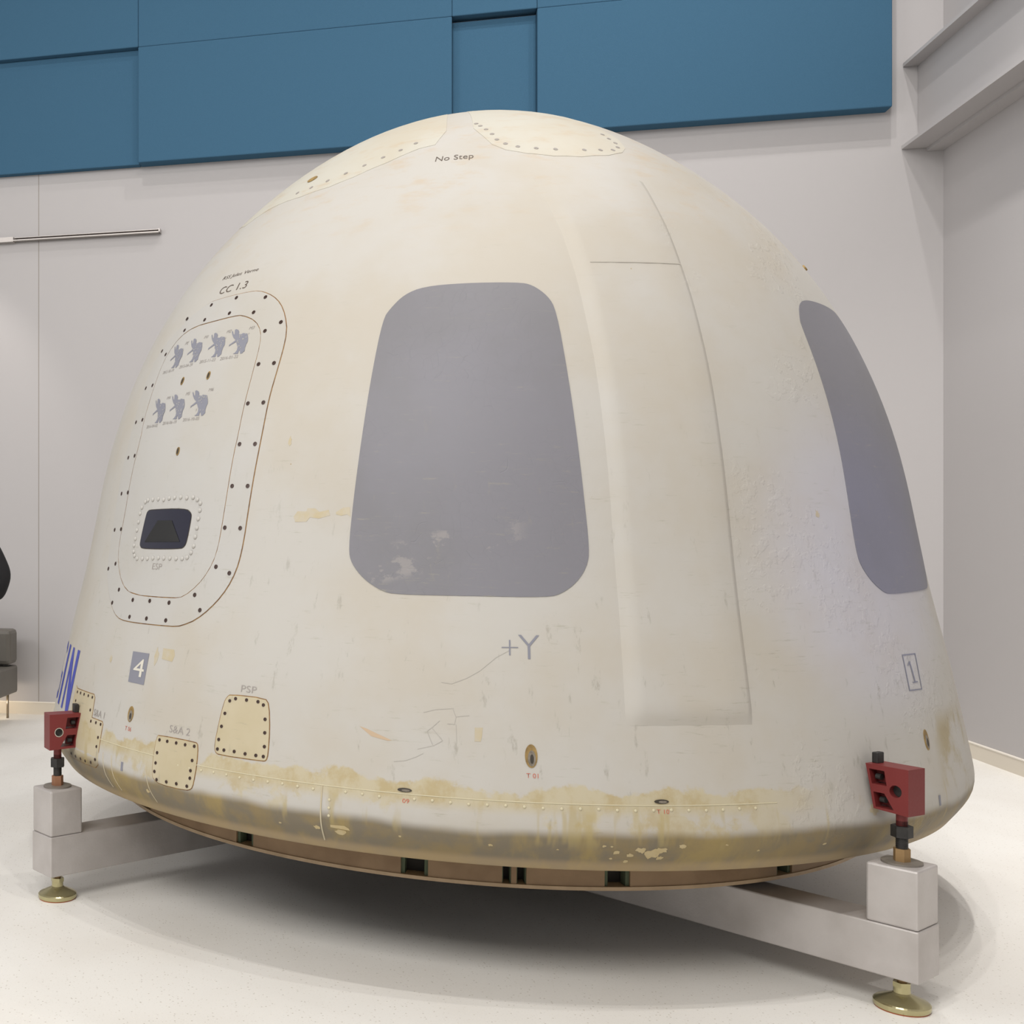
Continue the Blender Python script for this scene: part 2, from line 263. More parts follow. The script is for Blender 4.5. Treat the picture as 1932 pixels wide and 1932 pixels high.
F = {
'hatch_outer':[(-60.35,1.174),(-50.2,1.18),(-49.19,1.184),(-46.47,1.215),(-43.42,1.304),(-41.88,1.398),(-41.44,1.5),(-41.34,1.606),(-41.13,1.743),(-40.8,1.9),(-40.75,2.042),(-40.42,2.134),(-40.2,2.256),(-40.71,2.325),(-42.53,2.405),(-44.82,2.453),(-47.79,2.486),(-49.97,2.494),(-55.6,2.494),(-62.24,2.488),(-72.1,2.324),(-72.65,2.196),(-71.02,1.947),(-71.15,1.793),(-70.35,1.552),(-69.5,1.377),(-67.72,1.303),(-64.67,1.219),(-62.64,1.185)],
'hatch_inner':[(-49.93,2.393),(-46.68,2.359),(-44.91,2.309),(-44.32,2.249),(-44.32,2.134),(-44.46,2.017),(-44.49,1.892),(-44.66,1.836),(-44.89,1.587),(-45.13,1.462),(-46.04,1.393),(-47.41,1.338),(-49.49,1.291),(-51.14,1.284),(-60.14,1.28),(-63.4,1.321),(-65.87,1.402),(-66.74,1.482),(-66.54,1.609),(-66.82,1.763),(-66.56,1.926),(-67.22,1.991),(-67.57,2.133),(-67.77,2.223),(-67.44,2.291),(-65.47,2.357),(-61.75,2.388),(-55.87,2.391),(-51.77,2.395)],
'bolt_o':[(-53.09,2.479),(-46.42,2.455),(-41.81,2.336),(-41.11,2.172),(-41.41,2.021),(-41.55,1.865),(-59.36,2.474),(-66.06,2.442),(-70.77,2.317),(-71.26,2.154),(-70.4,2.002),(-69.55,1.847),(-41.76,1.709),(-42.09,1.554),(-42.82,1.389),(-46.35,1.248),(-51.73,1.198),(-55.51,1.196),(-59.31,1.193),(-64.8,1.237),(-68.75,1.372),(-69.29,1.537),(-69.21,1.692)],
'bolt_i':[(-53.11,2.413),(-47.66,2.396),(-44.19,2.308),(-43.64,2.174),(-43.87,2.022),(-43.95,1.867),(-59.24,2.409),(-64.65,2.385),(-68.11,2.292),(-68.5,2.158),(-67.87,2.007),(-67.17,1.852),(-44.12,1.71),(-44.41,1.555),(-44.95,1.41),(-47.59,1.302),(-51.75,1.265),(-55.57,1.264),(-59.41,1.26),(-63.67,1.293),(-66.52,1.396),(-66.91,1.541),(-66.85,1.696)],
'slots':[(-58.75,2.148),(-52.77,2.154),(-55.24,1.854)],
'hwin':[(-58.9,1.621),(-51.61,1.626),(-50.47,1.609),(-50.3,1.591),(-50.49,1.503),(-50.77,1.48),(-51.61,1.472),(-59.38,1.466),(-60.25,1.475),(-60.4,1.497),(-60.05,1.599),(-59.77,1.617)],
'htrap':[(-59.21,1.492),(-51.69,1.498),(-53.89,1.58),(-56.9,1.579)],
'rivets':[(-60.88,1.654),(-60.25,1.661),(-59.03,1.663),(-57.73,1.665),(-56.44,1.662),(-55.27,1.667),(-54.13,1.669),(-52.9,1.67),(-51.69,1.667),(-50.5,1.669),(-49.66,1.66),(-49.04,1.646),(-48.94,1.619),(-49.01,1.587),(-49.03,1.552),(-49.08,1.518),(-49.12,1.483),(-49.41,1.458),(-49.96,1.439),(-50.82,1.434),(-51.95,1.433),(-53.17,1.433),(-54.38,1.432),(-55.53,1.432),(-56.7,1.43),(-57.93,1.427),(-59.13,1.425),(-60.45,1.424),(-61.28,1.435),(-61.69,1.451),(-61.9,1.476),(-61.89,1.503),(-61.86,1.538),(-61.8,1.572),(-61.77,1.607),(-61.55,1.631)],
'window':[(-21.75,2.425),(-16.72,2.43),(-9.55,2.425),(-7.8,2.414),(-5.97,2.369),(-5.2,2.315),(-4.63,2.086),(-4.16,1.88),(-3.76,1.681),(-3.4,1.497),(-3.75,1.44),(-4.87,1.389),(-6.3,1.355),(-7.68,1.341),(-15.21,1.341),(-22.8,1.339),(-24.29,1.349),(-26.25,1.386),(-27.72,1.438),(-28.17,1.486),(-28,1.649),(-27.56,1.877),(-27.1,2.117),(-26.6,2.308),(-25.86,2.347),(-24.22,2.399)],
'psp':[(-40.26,0.963),(-35.97,0.964),(-35.44,0.945),(-35.05,0.858),(-34.96,0.781),(-35.07,0.76),(-35.43,0.757),(-40.74,0.755),(-41.23,0.762),(-41.4,0.786),(-41.21,0.864),(-40.9,0.933),(-40.63,0.952)],
'psp_b':[(-40.2,0.942),(-39.5,0.952),(-38.12,0.952),(-36.72,0.951),(-36.04,0.942),(-35.66,0.895),(-35.53,0.85),(-35.4,0.804),(-35.4,0.771),(-36.26,0.771),(-37.53,0.771),(-38.86,0.773),(-40.14,0.772),(-40.97,0.772),(-40.97,0.805),(-40.83,0.851),(-40.61,0.897)],
'sa2':[(-49.58,0.779),(-44.01,0.781),(-43.62,0.772),(-43.44,0.705),(-43.58,0.639),(-43.84,0.618),(-44.6,0.61),(-48.35,0.609),(-49.4,0.621),(-49.72,0.639),(-49.87,0.718),(-49.79,0.771)],
'sa2_b':[(-49.29,0.764),(-48.05,0.765),(-46.68,0.766),(-45.36,0.766),(-44.06,0.767),(-44.08,0.717),(-44.12,0.681),(-44.08,0.655),(-44.41,0.625),(-45.91,0.625),(-47.4,0.623),(-48.91,0.622),(-49.36,0.649),(-49.35,0.68),(-49.35,0.717)],
'sa1':[(-70.55,0.858),(-64.5,0.862),(-64.1,0.851),(-63.86,0.772),(-60.95,0.771),(-60.7,0.763),(-60.52,0.604),(-61.21,0.589),(-63.19,0.579),(-67.76,0.57),(-70.5,0.569)],
'sa1_b':[(-70.14,0.846),(-68.83,0.848),(-67.49,0.849),(-66.02,0.85),(-64.71,0.85),(-70.13,0.809),(-64.6,0.799),(-63.81,0.758),(-62.38,0.76),(-61.11,0.76),(-61.16,0.708),(-61.17,0.672),(-61.17,0.621),(-62.32,0.602),(-63.94,0.597),(-65.43,0.596),(-67.14,0.595),(-68.82,0.595)],
'ridgeL':[(-4.08,2.982),(-3.8,2.857),(-2.05,2.724),(-0.94,2.645),(-0.03,2.184),(0.23,1.779),(0.61,1.414),(0.36,1.061)],
'ridgeR':[(16,2.965),(14.24,2.806),(14.23,2.733),(12.98,2.526),(12.43,2.244),(11.7,1.897),(11.58,1.505),(11.32,1.19),(11.02,0.981)],
'top_edge':[(-13.92,3.159),(-11.34,3.08),(-8.67,3.042),(-4.67,3.018),(0.69,3.001),(6.49,3.001),(13.45,3.021),(18.34,3.05),(21.17,3.084)],
'top_holes':[(-14.7,3.235),(-13.57,3.214),(-12.15,3.184),(-10.88,3.148),(-10.05,3.109),(-8.36,3.08),(-5.91,3.059),(-2.12,3.047),(1.98,3.042),(8.54,3.044),(12.7,3.051),(16.26,3.059),(18.9,3.083),(20.23,3.114),(20.26,3.143),(20.51,3.173)],
'tl_holes':[(-56.84,2.986),(-52.8,2.993),(-48.64,3.007),(-44.44,3.026),(-40.5,3.051),(-36.68,3.08),(-33.05,3.108),(-29.95,3.139)],
'tl_edge':[(-63.74,2.946),(-53.64,2.95),(-46.18,2.963),(-41.08,2.99),(-34.65,3.04),(-28.14,3.099),(-21.07,3.178)],
'emb_out':[(-50.31,2.333),(-50.02,2.335),(-49.49,2.329),(-49.2,2.32),(-49.2,2.312),(-48.6,2.309),(-48.32,2.313),(-47.41,2.308),(-47.01,2.29),(-46.83,2.275),(-46.97,2.263),(-46.99,2.249),(-46.87,2.236),(-47.09,2.232),(-47.25,2.227),(-47.58,2.227),(-47.82,2.24),(-48.02,2.242),(-47.99,2.228),(-49,2.23),(-48.69,2.234),(-48.45,2.243),(-48.48,2.256),(-48.84,2.269),(-49.14,2.28),(-49.64,2.274),(-49.96,2.271),(-50.35,2.265),(-50.39,2.272),(-50.09,2.276),(-49.38,2.288),(-50.02,2.3),(-50.44,2.312),(-50.81,2.326),(-50.77,2.331),(-50.54,2.325),(-50.3,2.316),(-50.02,2.312),(-50.15,2.323)],
'emb_c':[(-49.93,2.333),(-54.5,2.334),(-59.67,2.329),(-64.7,2.321),(-54.34,2.096),(-59.3,2.092),(-64.17,2.087)],
'chips':[(0.95,0.551),(-0.03,0.564),(1.76,0.564),(1.81,0.536),(3.68,0.578),(-0.97,0.546),(-2.27,0.555),(-3.43,0.578),(-2.73,0.576),(-2.58,0.532),(-1.2,0.522),(-27.04,0.556),(-29.44,0.561)],
'stain':[(-35.01,1.619),(-33.53,1.632),(-32.48,1.632),(-30.82,1.624),(-31.21,1.598),(-34.72,1.581),(-28.65,1.626)],
'ports':[(-55.12,0.832),(-55.38,0.86),(-54.84,0.802),(-55.65,0.83),(-54.59,0.835),(-9.69,0.847),(-9.67,0.879),(-9.71,0.811),(-10.18,0.846),(-9.16,0.847),(36.15,0.841),(36.2,0.874),(36.21,0.805)],
'ports_low':[(-21,0.715),(-21.59,0.715),(-20.41,0.715),(1.74,0.716),(1.14,0.716),(2.46,0.715)],
'nostep':[(-23.23,3.005),(-15.42,3.004),(-23.09,3.032)],
'cc13':[(-59.03,2.52),(-52.03,2.518),(-59.29,2.552)],
'rss':[(-60.45,2.587),(-51.08,2.593),(-60.67,2.602)],
'pspt':[(-38.99,0.978),(-37.08,0.978),(-38.99,1.001)],
'sa2t':[(-48.06,0.797),(-44.98,0.801),(-48.11,0.823)],
'sa1t':[(-63.57,0.782),(-60.7,0.786),(-63.72,0.808)],
't06':[(-55.73,0.766),(-54.53,0.769),(-55.8,0.782)],
't01':[(-10.15,0.778),(-9.1,0.779),(-10.14,0.792)],
't09':[(-21.17,0.676),(-20.55,0.677),(-21.19,0.689)],
't10':[(1.24,0.681),(2.37,0.679),(1.27,0.694)],
'plus':[(-12.26,1.179),(-10.71,1.18),(-11.48,1.202),(-11.5,1.155)],
'Y':[(-10.62,1.219),(-8.69,1.221),(-9.66,1.143)],
'one':[(34.8,1.132),(38.2,1.13),(37.7,1.006),(34.54,1.009)],
'onet':[(36.31,1.105),(36.44,1.033)],
'esp':[(-56.48,1.387),(-54.53,1.39),(-56.72,1.411)],
'tick1':[(-55.42,0.649),(-55,0.652),(-54.85,0.615)],
'tick2':[(36.25,0.653),(36.69,0.651),(36.57,0.618)],
'four':[(-56.97,1.065),(-53.62,1.067),(-53.61,0.948),(-56.79,0.948)],
'embt':[(-50.34,2.212),(-46.55,2.208),(-54.9,2.214),(-51.27,2.212),(-59.72,2.206),(-56.24,2.213),(-64.92,2.202),(-61.15,2.205),(-54.64,1.966),(-51.28,1.968),(-59.47,1.962),(-55.94,1.967),(-47.32,2.323),(-46.34,2.322),(-52.36,2.327),(-51.23,2.325),(-57.41,2.326),(-56.47,2.325),(-62.8,2.32),(-61.7,2.324),(-52.29,2.088),(-51.35,2.087),(-56.92,2.087),(-56.21,2.088),(-61.49,2.082),(-60.88,2.085)],
'bighole':[(-56.55,3.055),(-57.81,3.038),(-54.97,3.071)],
'blueN_r':[(-74.02,1.01),(-72.97,1.013),(-73.68,0.886),(-73.07,0.818),(-73.02,0.759),(-74.29,0.753),(-75.8,0.862)],
'blueN_l':[(-77.5,1.008),(-76.55,0.883),(-77.16,0.736),(-76.19,0.742),(-74.81,0.867),(-76.43,1.011)],
'blue_2':[(-80.93,1.004),(-79.48,1.008),(-80.48,0.717),(-78.88,0.726)],
'blue_3':[(-84.47,1.005),(-82.92,0.91),(-84.12,0.853),(-83.72,0.711),(-81.85,0.722)],
'four_txt':[(-56.14,0.985),(-54.07,0.968),(-55.27,1.046)],
}

# ------------------------------------------------------------------ room
PB = Vector((-1.2834, 9.865, 0)); UB = Vector((.97486, -.2228, 0)); NB = Vector((-.2228, -.97486, 0))    # back wall line, along, into the room
AB = math.atan2(UB.y, UB.x)
TC = 7.164
PC = PB + UB * TC; UR = Vector((-.18874, -.98203, 0)); NR = Vector((-.98203, .18874, 0)); AR = math.atan2(UR.y, UR.x)   # right wall, running to the camera
def wallbox(bm, t0, t1, z0, z1, d0, d1, P=PB, U=UB, N=NB, A=AB, bev=0):
    c = P + U * ((t0 + t1) / 2) + N * ((d0 + d1) / 2)
    return box(bm, (c.x, c.y, (z0 + z1) / 2), (abs(t1 - t0), abs(d1 - d0), abs(z1 - z0)), A, bev)
HC = 9.2
bm = bmesh.new(); wallbox(bm, -9, TC + .2, 0, HC, -.2, 0); struct(obj('wall_back', bm, WALLM))
bm = bmesh.new(); wallbox(bm, 0, 13, 0, HC, -.2, 0, PC, UR, NR, AR); struct(obj('wall_right', bm, WALLM))
bm = bmesh.new(); box(bm, (-1, 3, -.05), (26, 22, .1)); struct(obj('floor', bm, FLOORM))
bm = bmesh.new(); box(bm, (-1, 3.5, HC + .05), (20, 16, .1)); struct(obj('ceiling', bm, WALLM))
# baseboards with a light cap line
b = bmesh.new(); wallbox(b, -9, TC, 0, .10, 0, .014); bb = struct(obj('baseboard_back', b, TRIMM))
b = bmesh.new(); wallbox(b, -9, TC, .10, .108, 0, .017); obj('cap_strip', b, TRIMT, bb)
b = bmesh.new(); wallbox(b, 0, 13, 0, .10, 0, .014, PC, UR, NR, AR); bb = struct(obj('baseboard_right', b, TRIMM))
b = bmesh.new(); wallbox(b, 0, 13, .10, .108, 0, .017, PC, UR, NR, AR); obj('cap_strip', b, TRIMT, bb)
# vertical joint between wall boards
b = bmesh.new(); wallbox(b, .345, .352, .108, 6, 0, .0012); struct(obj('trim_1', b, SEAMM))
# right wall bulkhead: lower shelf, block, upper shelf
b = bmesh.new(); wallbox(b, 0, 13, 4.31, 4.335, 0, .271, PC, UR, NR, AR); struct(obj('trim_2', b, WALLM))
b = bmesh.new(); wallbox(b, 0, 13, 4.335, 4.905, 0, .165, PC, UR, NR, AR); struct(obj('trim_3', b, WALLM))
b = bmesh.new(); wallbox(b, 0, 13, 4.905, 4.93, 0, .262, PC, UR, NR, AR); struct(obj('trim_4', b, WALLM))
b = bmesh.new(); wallbox(b, 0, 13, 4.285, 4.31, 0, .11, PC, UR, NR, AR); struct(obj('trim_5', b, WALLM))

# blue felt panels high on the back wall
def panel(t0, t1, z0, z1, d, label):
    b = bmesh.new(); wallbox(b, t0, t1, z0, z1, .001, d, bev=.007)
    o = obj('felt_panel', b, FELT, smooth=False); tag(o, label, 'wall panel', 'blue felt panels on the back wall')
Zb, Zm, Zt = 4.585, 5.535, 6.9
panel(-2.4, 1.2475, Zb, Zm - .001, .075, 'recessed blue felt wall panel at the lower left corner, above the metal rail')
panel(1.248, 3.7445, Zb, Zm - .0005, .13, 'wide proud blue felt wall panel in the lower row, left of the narrow recessed one')
panel(3.7455, 4.3725, Zb, Zm - .02, .06, 'narrow deeply recessed blue felt wall panel right above the capsule top')
panel(4.373, 6.79, Zb, Zm - .0005, .13, 'wide blue felt wall panel ending at the right edge of the blue wall')
panel(-2.4, 1.2475, Zm, Zt, .131, 'upper left blue felt wall panel overhanging the recessed one')
panel(1.248, 3.7445, Zm, Zt, .127, 'upper blue felt wall panel above the wide one left of the capsule top')
panel(3.7455, 4.3725, Zm + .003, Zt, .122, 'narrow upper blue felt wall panel above the deeply recessed one')
panel(4.373, 6.79, Zm, Zt, .127, 'upper right blue felt wall panel beside the white bulkhead wall')

# slim metal rail on the wall
r = empty('wall_rail', PB + UB * .7 + Vector((0, 0, 4.035)), 'slim grey metal rail fixed to the white wall under the blue panels', 'rail')
def rp(name, t0, t1, z0, z1, d0, d1, m, par=r):
    b = bmesh.new(); wallbox(b, t0, t1, z0, z1, d0, d1); o = obj(name, b, m, par); o.matrix_parent_inverse = Matrix.Translation(-r.location); return o
rp('rail_back', .145, 1.411, 4.024, 4.052, .001, .02, RAILD); rp('rail_flange', .12, 1.411, 4.022, 4.031, .02, .062, RAILM)
rp('rail_flange', .145, 1.411, 4.048, 4.053, .02, .045, RAILM); rp('rail_end', 1.405, 1.415, 4.022, 4.054, .0, .062, RAILM)
rp('rail_housing', -1.4, .14, 4.016, 4.056, .001, .06, RAILM)

# ------------------------------------------------------------------ sofa and person at the left edge
s = empty('sofa', PB + UB * .03 + NB * .55, 'grey leather sofa on thin metal legs at the far left, near the white wall', 'sofa', AB)
# local: x along the wall (right end at x=+.10), y = away from the room into the wall
def sb(name, c, sz, m, bev=.02):
    b = bmesh.new(); box(b, c, sz, 0, bev); return obj(name, b, m, s, smooth=False)
xr = .20
sb('seat_block', (xr - .95, 0, .325), (1.9, .72, .23), SOFAM, .02)
sb('back_cushion', (xr - .95, .26, .60), (1.9, .20, .29), SOFAM, .035)
for lx in (xr - .07, xr - 1.83):
    for ly in (-.30, .30):
        b = bmesh.new(); cyl(b, (lx, ly, 0), (lx, ly, .215), .011, seg=12); obj('leg', b, CHROME, s, True)

def skin_obj(name, joints, edges, m, parent, sub=2, root=0):
    me = bpy.data.meshes.new(name); me.from_pydata([j[0] for j in joints], edges, []); o = link(name, me, parent)
    me.skin_vertices.new() if hasattr(me.skin_vertices, 'new') else None
    mod = o.modifiers.new('skin', 'SKIN'); mod.use_smooth_shade = True
    sv = me.skin_vertices[0].data
    for i, j in enumerate(joints): sv[i].radius = j[1]; sv[i].use_root = (i == root)
    sd = o.modifiers.new('sub', 'SUBSURF'); sd.levels = sub; sd.render_levels = sub
    me.materials.append(m); return o
p = empty('person', (-1.305, 8.15, 0), 'person in black clothes standing at the left edge by the sofa', 'person', rad(8))
B = lambda x, y, z, rx, ry=None: ((x, y, z), (rx, ry or rx))
J = [B(0, 0, .98, .155, .11), B(0, .01, 1.12, .14, .10), B(0, .02, 1.28, .165, .11), B(0, .01, 1.40, .15, .095), B(0, 0, 1.475, .055),
     B(.165, 0, 1.425, .062), B(.27, .03, 1.20, .056), B(.23, .13, 1.045, .044), B(.10, .22, 1.10, .034),
     B(-.165, 0, 1.425, .062), B(-.27, .03, 1.20, .056), B(-.23, .13, 1.045, .044), B(-.10, .22, 1.10, .034),
     B(.095, 0, .86, .098), B(.10, -.01, .50, .066), B(.105, .01, .12, .046), B(-.095, 0, .86, .098), B(-.10, -.01, .50, .066), B(-.105, .01, .12, .046)]
E_ = [(0, 1), (1, 2), (2, 3), (3, 4), (3, 5), (5, 6), (6, 7), (7, 8), (3, 9), (9, 10), (10, 11), (11, 12), (0, 13), (13, 14), (14, 15), (0, 16), (16, 17), (17, 18)]
skin_obj('body', J, E_, CLOTH, p)
p.scale = (1.03, 1.03, 1.03)
# coat skirt
b = bmesh.new(); lathe(b, [(.17, 1.05), (.185, .95), (.195, .80), (.20, .72), (.17, .72)], 24)
for v in b.verts: v.co.y *= .72
obj('coat', b, CLOTH, p, True)
HJ = [B(0, 0, 1.49, .05), B(0, .005, 1.56, .062, .07), B(0, 0, 1.64, .078, .095), B(0, -.005, 1.72, .07, .085)]
skin_obj('head', HJ, [(0, 1), (1, 2), (2, 3)], SKIN, p)
b = bmesh.new(); bmesh.ops.create_uvsphere(b, u_segments=20, v_segments=14, radius=.1)
for v in b.verts: v.co = Vector((v.co.x * .92, v.co.y * 1.08 - .022, v.co.z * 1.02 + 1.70))
bmesh.ops.delete(b, geom=[v for v in b.verts if v.co.z < 1.63 and v.co.y > -.04], context='VERTS'); obj('hair', b, HAIR, p, True)
b = bmesh.new(); cyl(b, (0, .09, 1.655), (0, .118, 1.638), .013, .009, 10); obj('nose', b, SKIN, p, True)
for sx_ in (-1, 1):
    b = bmesh.new(); bmesh.ops.create_uvsphere(b, u_segments=10, v_segments=8, radius=.009); bmesh.ops.translate(b, vec=(sx_ * .03, .088, 1.668), verts=b.verts); obj('eye', b, DARKIN, p, True)
    b = bmesh.new(); bmesh.ops.create_uvsphere(b, u_segments=10, v_segments=8, radius=.02); bmesh.ops.scale(b, vec=(.4, .8, 1.4), verts=b.verts); bmesh.ops.translate(b, vec=(sx_ * .082, 0, 1.655), verts=b.verts); obj('ear', b, SKIN, p, True)
    hj = [B(sx_ * .10, .22, 1.10, .026, .02), B(sx_ * .05, .25, 1.12, .034, .016)]; he = [(0, 1)]
    for k in range(4):
        z = 1.145 - k * .019; i = len(hj); l = (.036, .04, .037, .03)[k]
        hj += [B(sx_ * .03, .262, z, .009), B(sx_ * (.03 - l), .268, z, .008), B(sx_ * (.03 - l * 1.4), .25, z - .004, .0075)]; he += [(1, i), (i, i + 1), (i + 1, i + 2)]
    i = len(hj); hj += [B(sx_ * .075, .245, 1.15, .011), B(sx_ * .05, .25, 1.175, .009)]; he += [(0, i), (i, i + 1)]
    skin_obj('hand', hj, he, SKIN, p, 1)
    b = bmesh.new(); box(b, (sx_ * .108, .06, .045), (.095, .27, .088), 0, .035); obj('shoe', b, SHOE, p, True)
b = bmesh.new(); cyl(b, (-.022, .093, 1.61), (.022, .093, 1.61), .005, seg=8); obj('mouth', b, mat('lip', srgb(150, 90, 80), .6), p, True)

# ------------------------------------------------------------------ capsule surface
AX = Vector((1.54076, 5.5602)); TX, TY = .006957, -.016583
KN = [(0.4874, 3.75676), (0.5234, 3.85615), (0.5773, 3.97634), (0.6671, 3.97808), (0.7869, 3.88301), (1.0265, 3.68642), (1.3858, 3.36709), (1.835, 3.04532), (2.2842, 2.5388), (2.7333, 1.76064), (3.1226, 0.87341), (3.482, 0.0)]
def _spl():
    z = [k[0] for k in KN]; v = [k[1] for k in KN]; n = len(z); h = [z[i + 1] - z[i] for i in range(n - 1)]
    a = [0.0] * n; b = [1.0] * n; c = [0.0] * n; d = [0.0] * n
    for i in range(1, n - 1):
        a[i] = h[i - 1]; b[i] = 2 * (h[i - 1] + h[i]); c[i] = h[i]; d[i] = 6 * ((v[i + 1] - v[i]) / h[i] - (v[i] - v[i - 1]) / h[i - 1])
    for i in range(1, n):
        w_ = a[i] / b[i - 1]; b[i] -= w_ * c[i - 1]; d[i] -= w_ * d[i - 1]
    m = [0.0] * n; m[-1] = d[-1] / b[-1]
    for i in range(n - 2, -1, -1): m[i] = (d[i] - c[i] * m[i + 1]) / b[i]
    def ev(x):
        x = min(max(x, z[0]), z[-1]); i = 0
        while i < n - 2 and x > z[i + 1]: i += 1
        A = z[i + 1] - x; C_ = x - z[i]; H = h[i]
        return m[i] * A ** 3 / (6 * H) + m[i + 1] * C_ ** 3 / (6 * H) + (v[i] / H - m[i] * H / 6) * A + (v[i + 1] / H - m[i + 1] * H / 6) * C_
    return ev
R2 = _spl(); ZB, ZT = KN[0][0], KN[-1][0]
def R(z): return math.sqrt(max(R2(z), 0.0))
def slope(z):   # dR/dz
    e = 1e-4; return (R(z + e) - R(z - e)) / (2 * e)
def S(th, z, off=0.0):
    t = rad(th); s = slope(z); n = math.sqrt(1 + s * s); r = R(z) + off / n; zz = z - off * s / n
    return Vector((r * math.sin(t), -r * math.cos(t), zz))
def Nrm(th, z):
    t = rad(th); s = slope(z); n = math.sqrt(1 + s * s); return Vector((math.sin(t) / n, -math.cos(t) / n, -s / n))
cap_root = empty('crew_capsule', (0, 0, 0), 'large cream white dome-shaped space capsule with grey window shapes and a bolted hatch', 'space capsule')
Rt = Matrix(((1, 0, TX), (0, 1, TY), (-TX, -TY, 1)))
q = Rt.to_quaternion(); q.normalize()
Op = Vector((AX.x, AX.y, EYE)) - q.to_matrix() @ Vector((0, 0, EYE))
cap_root.rotation_mode = 'QUATERNION'; cap_root.rotation_quaternion = q; cap_root.location = Op

# body
zs = [ZB + (ZT - ZB) * i / 150 for i in range(140)]
zlast = zs[-1]; zs += [ZT - (ZT - zlast) * (1 - k / 14) ** 2 for k in range(1, 14)] + [ZT - 1e-5]
SEG = 256; bm = bmesh.new(); rings = []
prof = [(1.66, .505), (1.70, .4995), (1.86, .4875), (R(ZB) - .012, .4805), (R(ZB) - .003, .483)] + [(R(z), z) for z in zs]
for r, z in prof: rings.append([bm.verts.new((r * math.sin(2 * PI * i / SEG), -r * math.cos(2 * PI * i / SEG), z)) for i in range(SEG)])
for a, b in zip(rings, rings[1:]):
    for i in range(SEG): bm.faces.new((a[i], a[(i + 1) % SEG], b[(i + 1) % SEG], b[i]))
bm.faces.new(rings[-1]); obj('body', bm, WHITE, cap_root, True)
body = None

def chaikin(p, n=2):
    for _ in range(n):
        q_ = []
        for i in range(len(p)):
            a, b = p[i], p[(i + 1) % len(p)]
            q_ += [(a[0] * .75 + b[0] * .25, a[1] * .75 + b[1] * .25), (a[0] * .25 + b[0] * .75, a[1] * .25 + b[1] * .75)]
        p = q_
    return p
def offset(p, d):      # grow a (th,z) polygon by d metres
    zm = sum(z for _, z in p) / len(p); k = rad(1) * R(zm); kz = math.sqrt(1 + slope(zm) ** 2)
    q_ = [(a * k, b * kz) for a, b in p]; n = len(q_)
    ar = sum(q_[i][0] * q_[(i + 1) % n][1] - q_[(i + 1) % n][0] * q_[i][1] for i in range(n)); sg = 1 if ar > 0 else -1
    out = []
    for i in range(n):
        a, b, c = q_[i - 1], q_[i], q_[(i + 1) % n]
        t = Vector((c[0] - a[0], c[1] - a[1])); t.normalize()
        out.append(((b[0] + t.y * d * sg) / k, (b[1] - t.x * d * sg) / kz))
    return out
def patch(name, poly, off, m, parent, off0=0.0, gu=2.0, gv=.06, plan=False, finish=True, bm=None):
    """closed thick plate lying on the dome: poly in (theta, z), or plan (x, y) for the nose"""
    b = bmesh.new(); vs_ = [b.verts.new((x, y, 0)) for x, y in poly]; b.faces.new(vs_)
    xs = [x for x, _ in poly]; ys = [y for _, y in poly]
    if plan: gu = gv = .06
    u = math.ceil(min(xs) / gu) * gu
    while u < max(xs): bmesh.ops.bisect_plane(b, geom=b.verts[:] + b.edges[:] + b.faces[:], dist=1e-6, plane_co=(u, 0, 0), plane_no=(1, 0, 0)); u += gu
    u = math.ceil(min(ys) / gv) * gv
    while u < max(ys): bmesh.ops.bisect_plane(b, geom=b.verts[:] + b.edges[:] + b.faces[:], dist=1e-6, plane_co=(0, u, 0), plane_no=(0, 1, 0)); u += gv
    bmesh.ops.triangulate(b, faces=[f for f in b.faces if len(f.verts) > 4])
    def mp(x, y, o):
        if plan:
            r = math.hypot(x, y); z0, z1 = 2.4, ZT
            for _ in range(40):
                zm = (z0 + z1) / 2
                if R(zm) > r: z0 = zm
                else: z1 = zm
            return S(math.degrees(math.atan2(x, -y)), min(z0, ZT - .002), o)
        return S(x, y, o)
    bd = [e for e in b.edges if e.is_boundary]; pairs = [(e.verts[0], e.verts[1]) for e in bd]
    raw = {v: (v.co.x, v.co.y) for v in b.verts}
    nt = len(b.faces)
    dup_t, dup_b = {}, {}
    for a, c in pairs:
        for v in (a, c):
            if v not in dup_t:
                x, y = raw[v]; dup_t[v] = b.verts.new(mp(x, y, off)); dup_b[v] = b.verts.new(mp(x, y, off0))
    for v, (x, y) in raw.items(): v.co = mp(x, y, off)
    tops = b.faces[:]
    sides = [b.faces.new((dup_t[a], dup_t[c], dup_b[c], dup_b[a])) for a, c in pairs]
    b.normal_update()
    cen = Vector((0, 0, 1.2))
    for f in tops:
        if f.normal.dot(f.calc_center_median() - cen) < 0: f.normal_flip()
        f.smooth = True
    return obj(name, b, m, parent, recalc=False)
